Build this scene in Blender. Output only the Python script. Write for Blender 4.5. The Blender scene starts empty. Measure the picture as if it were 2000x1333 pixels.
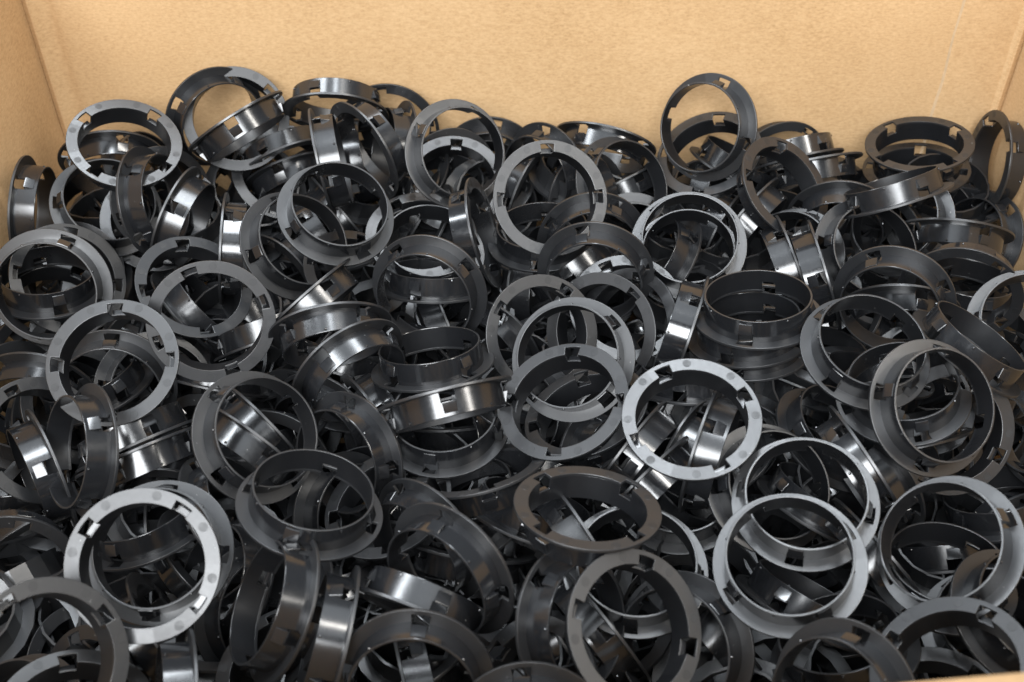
import bpy, bmesh, math, random
from mathutils import Vector, Quaternion, Matrix, noise

# ------------------------------------------------------------------ camera, world, lamps, exposure
SC = bpy.context.scene
COL = SC.collection
cam_data = bpy.data.cameras.new('camera')
cam_data.sensor_width = 22.3
cam_data.lens = 2400.0 / 2000.0 * 22.3
cam_data.clip_start = 0.01
cam_data.clip_end = 20.0
cam_data.dof.use_dof = True
cam_data.dof.focus_distance = 0.50
cam_data.dof.aperture_fstop = 9.0
cam = bpy.data.objects.new('camera', cam_data)
cam.location = (0.0, -0.34, 0.34)
cam.rotation_euler = (math.radians(45.0), 0.0, 0.0)
COL.objects.link(cam)
SC.camera = cam

world = bpy.data.worlds.new('World')
SC.world = world
world.use_nodes = True
world.node_tree.nodes['Background'].inputs[0].default_value = (0.84, 0.92, 1.0, 1.0)
world.node_tree.nodes['Background'].inputs[1].default_value = 0.16

def area_lamp(name, loc, target, sx, sy, power, colour):
    l = bpy.data.lights.new(name, 'AREA')
    l.shape = 'RECTANGLE'; l.size = sx; l.size_y = sy
    l.energy = power; l.color = colour
    o = bpy.data.objects.new(name, l)
    o.location = loc
    o.rotation_euler = (Vector(target) - Vector(loc)).to_track_quat('-Z', 'Y').to_euler()
    COL.objects.link(o)
    return o
area_lamp('frontal_panel', (-0.22, -1.16, 1.13), (0.0, 0.0, 0.0), 1.05, 0.62, 39.0, (0.94, 0.97, 1.0))  # large soft panel above and behind the camera, gives the frontal light
area_lamp('overhead_strip', (0.00, 0.36, 1.38), (0.0, 0.0, 0.0), 0.20, 1.0, 13.0, (0.88, 0.94, 1.0))
area_lamp('overhead_strip', (0.80, -0.38, 1.30), (0.0, 0.0, 0.0), 0.14, 1.1, 13.0, (1.0, 0.96, 0.90))
area_lamp('overhead_strip', (-1.05, 0.02, 1.20), (0.0, 0.0, 0.0), 0.14, 1.1, 14.0, (0.88, 0.94, 1.0))  # added strip to light the left sides and a ring at lower right
area_lamp('ceiling_bounce', (0.0, 0.1, 2.2), (0.0, 0.1, 0.0), 2.4, 2.4, 25.0, (0.86, 0.93, 1.0))

SC.view_settings.view_transform = 'Standard'
SC.view_settings.look = 'None'
SC.view_settings.gamma = 1.0
SC.view_settings.use_curve_mapping = False
SC.view_settings.exposure = 0.24
SC.render.engine = 'CYCLES'
SC.cycles.max_bounces = 4
SC.cycles.diffuse_bounces = 2
SC.cycles.glossy_bounces = 3
SC.cycles.caustics_reflective = False
SC.cycles.sample_clamp_indirect = 6.0
SC.cycles.use_denoising = True

# ------------------------------------------------------------------ materials
def new_mat(name):
    m = bpy.data.materials.new(name); m.use_nodes = True
    nt = m.node_tree
    return m, nt, nt.nodes, nt.links, nt.nodes['Principled BSDF']

def math_node(nt, op, a, b=None, c=None):
    n = nt.nodes.new('ShaderNodeMath'); n.operation = op
    for i, v in enumerate((a, b, c)):
        if v is None: continue
        if isinstance(v, (int, float)): n.inputs[i].default_value = v
        else: nt.links.new(v, n.inputs[i])
    return n.outputs[0]

def plastic(name, base, rough, grain, grain_scale, sectors, dust, wearamt=0.12, ior=1.70):
    m, nt, N, L, bsdf = new_mat(name)
    tc = N.new('ShaderNodeTexCoord'); oi = N.new('ShaderNodeObjectInfo')
    off = N.new('ShaderNodeVectorMath'); off.operation = 'SCALE'
    off.inputs[0].default_value = (3.1, 5.7, 7.9)
    L.new(oi.outputs['Random'], off.inputs['Scale'])
    add = N.new('ShaderNodeVectorMath'); add.operation = 'ADD'
    L.new(tc.outputs['Object'], add.inputs[0]); L.new(off.outputs[0], add.inputs[1])
    # moulding sectors: small gloss changes around the ring
    sep = N.new('ShaderNodeSeparateXYZ'); L.new(tc.outputs['Object'], sep.inputs[0])
    ang = math_node(nt, 'ARCTAN2', sep.outputs['Y'], sep.outputs['X'])
    sec = math_node(nt, 'FLOOR', math_node(nt, 'MULTIPLY_ADD', ang, sectors / 6.28318, 0.37))
    wn = N.new('ShaderNodeTexWhiteNoise'); wn.noise_dimensions = '2D'
    cmb = N.new('ShaderNodeCombineXYZ'); L.new(sec, cmb.inputs[0]); L.new(oi.outputs['Random'], cmb.inputs[1])
    L.new(cmb.outputs[0], wn.inputs['Vector'])
    r = math_node(nt, 'MULTIPLY_ADD', wn.outputs['Value'], 0.08, rough - 0.04)
    r = math_node(nt, 'ADD', r, math_node(nt, 'MULTIPLY_ADD', oi.outputs['Random'], 0.06, -0.03))
    # dust specks and handling wear from one fine noise
    wear = N.new('ShaderNodeTexNoise'); wear.inputs['Scale'].default_value = 620.0; wear.inputs['Detail'].default_value = 2.0
    wear.inputs['Roughness'].default_value = 0.75
    L.new(add.outputs[0], wear.inputs['Vector'])
    fac = math_node(nt, 'MULTIPLY', math_node(nt, 'GREATER_THAN', wear.outputs['Fac'], 0.80 - 0.06 * dust), 0.40)
    mix = N.new('ShaderNodeMix'); mix.data_type = 'RGBA'
    L.new(fac, mix.inputs['Factor'])
    mix.inputs['A'].default_value = (*base, 1); mix.inputs['B'].default_value = (0.55, 0.55, 0.53, 1)
    L.new(mix.outputs['Result'], bsdf.inputs['Base Color'])
    L.new(math_node(nt, 'MULTIPLY_ADD', math_node(nt, 'SUBTRACT', wear.outputs['Fac'], 0.5), wearamt, r), bsdf.inputs['Roughness'])
    bsdf.inputs['IOR'].default_value = ior
    if grain:
        gr = N.new('ShaderNodeTexNoise'); gr.inputs['Scale'].default_value = grain_scale; gr.inputs['Detail'].default_value = 1.0
        L.new(add.outputs[0], gr.inputs['Vector'])
        bp = N.new('ShaderNodeBump'); bp.inputs['Strength'].default_value = grain; bp.inputs['Distance'].default_value = 0.00012
        L.new(gr.outputs['Fac'], bp.inputs['Height'])
        L.new(bp.outputs[0], bsdf.inputs['Normal'])
    return m

MAT_SLEEVE = plastic('black_plastic_gloss', (0.0100, 0.0105, 0.0118), 0.19, 0.0, 700.0, 5.0, 0.5)
MAT_INNER = plastic('black_plastic_matt', (0.0080, 0.0084, 0.0095), 0.33, 0.0, 1500.0, 8.0, 0.5, 0.08, 1.55)
MAT_FLANGE = plastic('black_plastic_satin', (0.0125, 0.0130, 0.0142), 0.37, 0.10, 1900.0, 9.0, 0.7, 0.10)
MAT_PIN = plastic('black_plastic_pin_mark', (0.0105, 0.0110, 0.0120), 0.44, 0.0, 1500.0, 4.0, 0.0, 0.05, 1.62)

def cardboard():
    m, nt, N, L, bsdf = new_mat('kraft_cardboard')
    tc = N.new('ShaderNodeTexCoord')
    n1 = N.new('ShaderNodeTexNoise'); n1.inputs['Scale'].default_value = 17.0; n1.inputs['Detail'].default_value = 5.0
    L.new(tc.outputs['Object'], n1.inputs['Vector'])
    mp = N.new('ShaderNodeMapping'); mp.inputs['Scale'].default_value = (430.0, 430.0, 1050.0)
    L.new(tc.outputs['Object'], mp.inputs['Vector'])
    n2 = N.new('ShaderNodeTexNoise'); n2.inputs['Scale'].default_value = 1.0; n2.inputs['Detail'].default_value = 6.0; n2.inputs['Roughness'].default_value = 0.65
    L.new(mp.outputs[0], n2.inputs['Vector'])
    n3 = N.new('ShaderNodeTexNoise'); n3.inputs['Scale'].default_value = 900.0; n3.inputs['Detail'].default_value = 3.0
    L.new(tc.outputs['Object'], n3.inputs['Vector'])
    s = math_node(nt, 'MULTIPLY_ADD', n2.outputs['Fac'], 0.58, math_node(nt, 'MULTIPLY', n1.outputs['Fac'], 0.24))
    s = math_node(nt, 'MULTIPLY_ADD', n3.outputs['Fac'], 0.18, s)
    ramp = N.new('ShaderNodeValToRGB')
    e = ramp.color_ramp.elements
    e[0].position = 0.28; e[0].color = (0.405, 0.246, 0.113, 1)
    e[1].position = 0.66; e[1].color = (0.655, 0.443, 0.242, 1)
    k = e.new(0.46); k.color = (0.545, 0.350, 0.178, 1)
    L.new(s, ramp.inputs['Fac'])
    # dark flecks in the paper
    v = N.new('ShaderNodeTexVoronoi'); v.inputs['Scale'].default_value = 95.0
    L.new(tc.outputs['Object'], v.inputs['Vector'])
    fl = math_node(nt, 'MULTIPLY', math_node(nt, 'LESS_THAN', v.outputs['Distance'], 0.06), math_node(nt, 'GREATER_THAN', v.outputs['Color'], 0.80))
    mix = N.new('ShaderNodeMix'); mix.data_type = 'RGBA'
    L.new(math_node(nt, 'MULTIPLY', fl, 0.5), mix.inputs['Factor'])
    L.new(ramp.outputs['Color'], mix.inputs['A']); mix.inputs['B'].default_value = (0.14, 0.075, 0.03, 1)
    L.new(mix.outputs['Result'], bsdf.inputs['Base Color'])
    bsdf.inputs['Roughness'].default_value = 0.75
    bsdf.inputs['Specular IOR Level'].default_value = 0.25
    bp = N.new('ShaderNodeBump'); bp.inputs['Strength'].default_value = 0.07; bp.inputs['Distance'].default_value = 0.0005
    # faint corrugation showing through the liner
    wv = N.new('ShaderNodeTexWave'); wv.bands_direction = 'X'; wv.inputs['Scale'].default_value = 22.0; wv.inputs['Distortion'].default_value = 0.6
    wv.inputs['Detail'].default_value = 1.0
    L.new(tc.outputs['Object'], wv.inputs['Vector'])
    L.new(math_node(nt, 'MULTIPLY_ADD', wv.outputs['Fac'], 0.35, s), bp.inputs['Height']); L.new(bp.outputs[0], bsdf.inputs['Normal'])
    return m
MAT_CARD = cardboard()
def plain(name, c, rough):
    m, nt, N, L, bsdf = new_mat(name)
    n = N.new('ShaderNodeTexNoise'); n.inputs['Scale'].default_value = 300.0; n.inputs['Detail'].default_value = 4.0
    tc = N.new('ShaderNodeTexCoord'); L.new(tc.outputs['Object'], n.inputs['Vector'])
    mix = N.new('ShaderNodeMix'); mix.data_type = 'RGBA'; L.new(n.outputs['Fac'], mix.inputs['Factor'])
    mix.inputs['A'].default_value = (c[0]*.75, c[1]*.75, c[2]*.75, 1); mix.inputs['B'].default_value = (min(1,c[0]*1.2), min(1,c[1]*1.2), min(1,c[2]*1.2), 1)
    L.new(mix.outputs['Result'], bsdf.inputs['Base Color']); bsdf.inputs['Roughness'].default_value = rough
    return m
MAT_CUT = plain('cardboard_cut_edge', (0.26, 0.16, 0.075), 0.85)

# ------------------------------------------------------------------ helpers
def mesh_obj(name, me, parent=None, mats=()):
    for m in mats: me.materials.append(m)
    o = bpy.data.objects.new(name, me)
    COL.objects.link(o)
    if parent: o.parent = parent
    return o

def finish(bm, name, bevel=0.0, seg=2, sharp=20.0):
    bmesh.ops.remove_doubles(bm, verts=bm.verts, dist=1e-7)
    bmesh.ops.recalc_face_normals(bm, faces=bm.faces)
    if bevel:
        ed = [e for e in bm.edges if len(e.link_faces) == 2 and e.calc_face_angle(0) > math.radians(50)]
        bmesh.ops.bevel(bm, geom=ed, offset=bevel, offset_type='OFFSET', segments=seg, profile=0.5, affect='EDGES', clamp_overlap=True)
    me = bpy.data.meshes.new(name)
    bm.to_mesh(me); bm.free()
    me.shade_smooth()
    me.set_sharp_from_angle(angle=math.radians(sharp))
    return me

# ------------------------------------------------------------------ the cardboard box
XL, XR, YB, YF = -0.226, 0.242, 0.172, -0.205
ZT, ZB, TH = 0.118, -0.104, 0.004
box = bpy.data.objects.new('cardboard_box', None)
COL.objects.link(box)
box.location = (0, 0, ZB)
box['label'] = 'open brown kraft cardboard box holding the heap of black rings'
box['category'] = 'box'

def wall_panel(name, p0, p1, zt, nout, bow, seed, cuts=40, zcuts=16, bead0=False, bead1=False):
    """a board standing from p0 to p1 (inner face), rounded towards its ends, slightly bowed"""
    bm = bmesh.new()
    p0 = Vector((p0[0], p0[1], 0)); p1 = Vector((p1[0], p1[1], 0)); nout = Vector((nout[0], nout[1], 0))
    inner, outer = [], []
    ts = sorted(set([i / cuts for i in range(cuts + 1)] + [j * 0.0028 for j in range(1, 15)] + [1 - j * 0.0028 for j in range(1, 15)]))
    Lg = (p1 - p0).length
    for t in ts:
        ci, co = [], []
        for k in range(zcuts + 1):
            z = k / zcuts
            zz = (ZB + (zt - ZB) * z) - ZB
            w = bow * math.sin(math.pi * t) * (0.3 + 0.7 * z) + 0.0007 * noise.noise(Vector((t * 7 + seed, z * 4, seed)))
            # folded corner: the liner puckers into a low bead beside the fold
            d0, d1 = t * Lg, (1 - t) * Lg
            for d, b in ((d0, bead0), (d1, bead1)):
                if b:
                    w -= 0.0026 * math.exp(-((d - 0.0030) / 0.0026) ** 2)
                    w += 0.0010 * math.exp(-((d - 0.0105) / 0.0030) ** 2)
            base = p0.lerp(p1, t) + nout * w
            ci.append(bm.verts.new((base.x, base.y, zz)))
            q = p0.lerp(p1, t) + nout * (w + TH)
            co.append(bm.verts.new((q.x, q.y, zz)))
        inner.append(ci); outer.append(co)
    n = len(ts)
    for i in range(n - 1):
        for k in range(zcuts):
            bm.faces.new((inner[i][k], inner[i + 1][k], inner[i + 1][k + 1], inner[i][k + 1]))
            bm.faces.new((outer[i][k], outer[i][k + 1], outer[i + 1][k + 1], outer[i + 1][k]))
        f = bm.faces.new((inner[i][zcuts], inner[i + 1][zcuts], outer[i + 1][zcuts], outer[i][zcuts])); f.material_index = 1
        bm.faces.new((inner[i][0], outer[i][0], outer[i + 1][0], inner[i + 1][0]))
    for k in range(zcuts):
        bm.faces.new((inner[0][k], inner[0][k + 1], outer[0][k + 1], outer[0][k]))
        bm.faces.new((inner[-1][k], outer[-1][k], outer[-1][k + 1], inner[-1][k + 1]))
    return mesh_obj(name, finish(bm, name), box, (MAT_CARD, MAT_CUT))

wall_panel('side_panel', (XL, YB), (XR, YB), ZT, (0, 1), 0.002, 1.3, bead0=True, bead1=True)
wall_panel('side_panel', (XL, YF), (XL, YB), ZT, (-1, 0), 0.002, 4.1)
wall_panel('side_panel', (XR, YF), (XR, YB), ZT, (1, 0), 0.002, 7.7)
wall_panel('side_panel', (XL - TH, -0.2316), (XR + TH, -0.1887), 0.098, (0, -1), 0.0, 9.2)
bm = bmesh.new()
bmesh.ops.create_cube(bm, size=1.0, matrix=Matrix.Translation(((XL + XR) / 2, (YB + YF) / 2, -TH / 2)) @ Matrix.Diagonal((XR - XL + 2 * TH, YB - YF + 2 * TH + .05, TH, 1)))
mesh_obj('bottom_panel', finish(bm, 'bottom_panel', 0.0005), box, (MAT_CARD,))
# glued joint: the tab of the far panel lies over the back wall
def glue_tab():
    bm = bmesh.new()
    x0, x1 = 0.2085, XR - 0.0045
    zs = [i / 24 for i in range(25)]
    rows = []
    for z in zs:
        zz = (ZT - ZB) * z * 0.985
        xe = x0 + 0.0012 * noise.noise(Vector((z * 9, 2.2, 0))) - 0.0010 * z
        r = []
        for (x, y) in ((xe, YB + 0.0004), (xe + 0.0010, YB - 0.0012), (xe + 0.004, YB - 0.0015), (x1, YB - 0.0010)):
            r.append(bm.verts.new((x, y + 0.0002 * noise.noise(Vector((z * 12, x * 40, 5))), zz)))
        rows.append(r)
    for a, b in zip(rows, rows[1:]):
        for i in range(3):
            f = bm.faces.new((a[i], a[i + 1], b[i + 1], b[i]))
            if i == 0: f.material_index = 1
    g = bmesh.ops.extrude_face_region(bm, geom=list(bm.faces))
    for v in [v for v in g['geom'] if isinstance(v, bmesh.types.BMVert)]: v.co.y += 0.0030
    return mesh_obj('glue_tab', finish(bm, 'glue_tab'), box, (MAT_CARD, plain('torn_paper_edge', (0.56, 0.40, 0.24), 0.9)))
glue_tab()

# ------------------------------------------------------------------ the black plastic ring (shared meshes, in metres)
MM = 0.001
R_OUT, R_NOTCH, R_IN, R_SL = 25.0, 23.35, 20.0, 20.85
T_FL, Z_WIN, Z_TOP = 1.1, 4.7, 10.0
SEG = 72
ANG = [math.radians(2.5 + 5 * i) for i in range(SEG)]
def in_window(i):
    a = (5 + 5 * i) % 90           # centre of the segment
    return a < 7.5 or a > 82.5

def solid_cells(cells, rz):
    """cells[(i,j,k)] present; rz(j,k)->(r,z) corner; faces only where a cell borders nothing"""
    bm = bmesh.new(); cache = {}
    def V(i, j, k):
        i %= SEG
        if (i, j, k) not in cache:
            r, z = rz(j, k); a = ANG[i]
            cache[(i, j, k)] = bm.verts.new((r * math.cos(a) * MM, r * math.sin(a) * MM, z * MM))
        return cache[(i, j, k)]
    has = lambda i, j, k: ((i % SEG), j, k) in cells
    for (i, j, k) in cells:
        if not has(i, j - 1, k): f = bm.faces.new((V(i, j, k), V(i, j, k + 1), V(i + 1, j, k + 1), V(i + 1, j, k))); f.material_index = 1
        if not has(i, j + 1, k): bm.faces.new((V(i, j + 1, k), V(i + 1, j + 1, k), V(i + 1, j + 1, k + 1), V(i, j + 1, k + 1)))
        if not has(i, j, k - 1): bm.faces.new((V(i, j, k), V(i + 1, j, k), V(i + 1, j + 1, k), V(i, j + 1, k)))
        if not has(i, j, k + 1): bm.faces.new((V(i, j, k + 1), V(i, j + 1, k + 1), V(i + 1, j + 1, k + 1), V(i + 1, j, k + 1)))
        if not has(i - 1, j, k): bm.faces.new((V(i, j, k), V(i, j + 1, k), V(i, j + 1, k + 1), V(i, j, k + 1)))
        if not has(i + 1, j, k): bm.faces.new((V(i + 1, j, k), V(i + 1, j, k + 1), V(i + 1, j + 1, k + 1), V(i + 1, j + 1, k)))
    return bm

# flange: flat washer with four notches open to the bore
rr = [R_IN, R_NOTCH, R_OUT]; zz = [0.0, T_FL]
cells = {(i, j, 0) for i in range(SEG) for j in range(2) if not (j == 0 and in_window(i))}
ME_FLANGE = finish(solid_cells(cells, lambda j, k: (rr[j], zz[k])), 'flange', 0.16 * MM, 2)
# sleeve: thin tube with four windows that reach down to the notches
zs = [0.85, Z_WIN, Z_TOP]
def sl(j, k):
    t = zs[k] / Z_TOP
    return ((R_IN + 0.04 - 0.25 * t) if j == 0 else (R_SL - 0.28 * t), zs[k])
cells = {(i, 0, k) for i in range(SEG) for k in range(2) if not (k == 0 and in_window(i))}
bm = solid_cells(cells, sl)
bmesh.ops.remove_doubles(bm, verts=bm.verts, dist=1e-7)
bmesh.ops.recalc_face_normals(bm, faces=bm.faces)
ed = [e for e in bm.edges if len(e.link_faces) == 2 and e.calc_face_angle(0) > math.radians(50)]
bmesh.ops.bevel(bm, geom=ed, offset=0.17 * MM, offset_type='OFFSET', segments=2, profile=0.5, affect='EDGES', clamp_overlap=True)
bm.normal_update()
for f in bm.faces:
    if abs(f.normal.z) > 0.5: f.material_index = 2
for q in range(4):                                        # moulded pips near the free rim
    a = math.radians(45 + 90 * q)
    bmesh.ops.create_uvsphere(bm, u_segments=8, v_segments=6, radius=0.55 * MM,
        matrix=Matrix.Translation((20.55 * math.cos(a) * MM, 20.55 * math.sin(a) * MM, 8.9 * MM)))
ME_SLEEVE = bpy.data.meshes.new('sleeve'); bm.to_mesh(ME_SLEEVE); bm.free()
ME_SLEEVE.shade_smooth(); ME_SLEEVE.set_sharp_from_angle(angle=math.radians(20))
# latch: wedge standing out of the sleeve above each window
def latch_mesh():
    bm = bmesh.new()
    prof = [(20.35, 4.7), (22.25, 4.72), (22.15, 5.3), (20.85, 8.7), (20.35, 8.75)]
    aa = [math.radians(x) for x in (-6.6, 0.0, 6.6)]
    rows = [[bm.verts.new((r * math.cos(a) * MM, r * math.sin(a) * MM, z * MM)) for (r, z) in prof] for a in aa]
    n = len(prof)
    for r0, r1 in zip(rows, rows[1:]):
        for i in range(n): bm.faces.new((r0[i], r0[(i + 1) % n], r1[(i + 1) % n], r1[i]))
    bm.faces.new(rows[0]); bm.faces.new(rows[-1][::-1])
    return finish(bm, 'latch', 0.10 * MM, 1)
ME_LATCH = latch_mesh()
def pin_mesh():
    bm = bmesh.new()
    bmesh.ops.create_cone(bm, cap_ends=True, segments=20, radius1=1.55 * MM, radius2=1.62 * MM, depth=0.12 * MM, matrix=Matrix.Translation((0, 0, 0.02 * MM)))
    return finish(bm, 'pin_mark', 0.0)
ME_PIN = pin_mesh()
for me, mats in ((ME_FLANGE, (MAT_FLANGE, MAT_FLANGE)), (ME_SLEEVE, (MAT_SLEEVE, MAT_INNER, MAT_FLANGE)), (ME_LATCH, (MAT_SLEEVE,)), (ME_PIN, (MAT_PIN,))):
    for m in mats: me.materials.append(m)

def part(name, me, parent):
    o = bpy.data.objects.new(name, me); COL.objects.link(o); o.parent = parent
    return o

def make_ring(pos, quat, label, group, show_face, detail):
    e = bpy.data.objects.new('plastic_ring', None)
    COL.objects.link(e)
    e.empty_display_size = 0.01
    e.location = (pos[0] * MM, pos[1] * MM, pos[2] * MM)
    e.rotation_mode = 'QUATERNION'; e.rotation_quaternion = quat
    ov = 0.014 * math.sin(91.7 * pos[0] + 37.3 * pos[1])   # thin rings sit a little out of round
    e.scale = (1 + ov, 1 - ov, 1)
    e['label'] = label; e['category'] = 'ring'; e['group'] = group
    fl = part('flange', ME_FLANGE, e)
    part('sleeve', ME_SLEEVE, e)
    for q in range(4):
        l = part('latch', ME_LATCH, e); l.rotation_euler = (0, 0, math.radians(90 * q))
    if show_face:
        for q in range(4):
            for s in (-1, 1):
                a = math.radians(90 * q + 23.5 * s)
                p = part('pin_mark', ME_PIN, fl)
                p.location = (22.75 * math.cos(a) * MM, 22.75 * math.sin(a) * MM, 0.0)
    return e

GROUPS = ('black plastic rings heaped in the box',)
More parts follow.
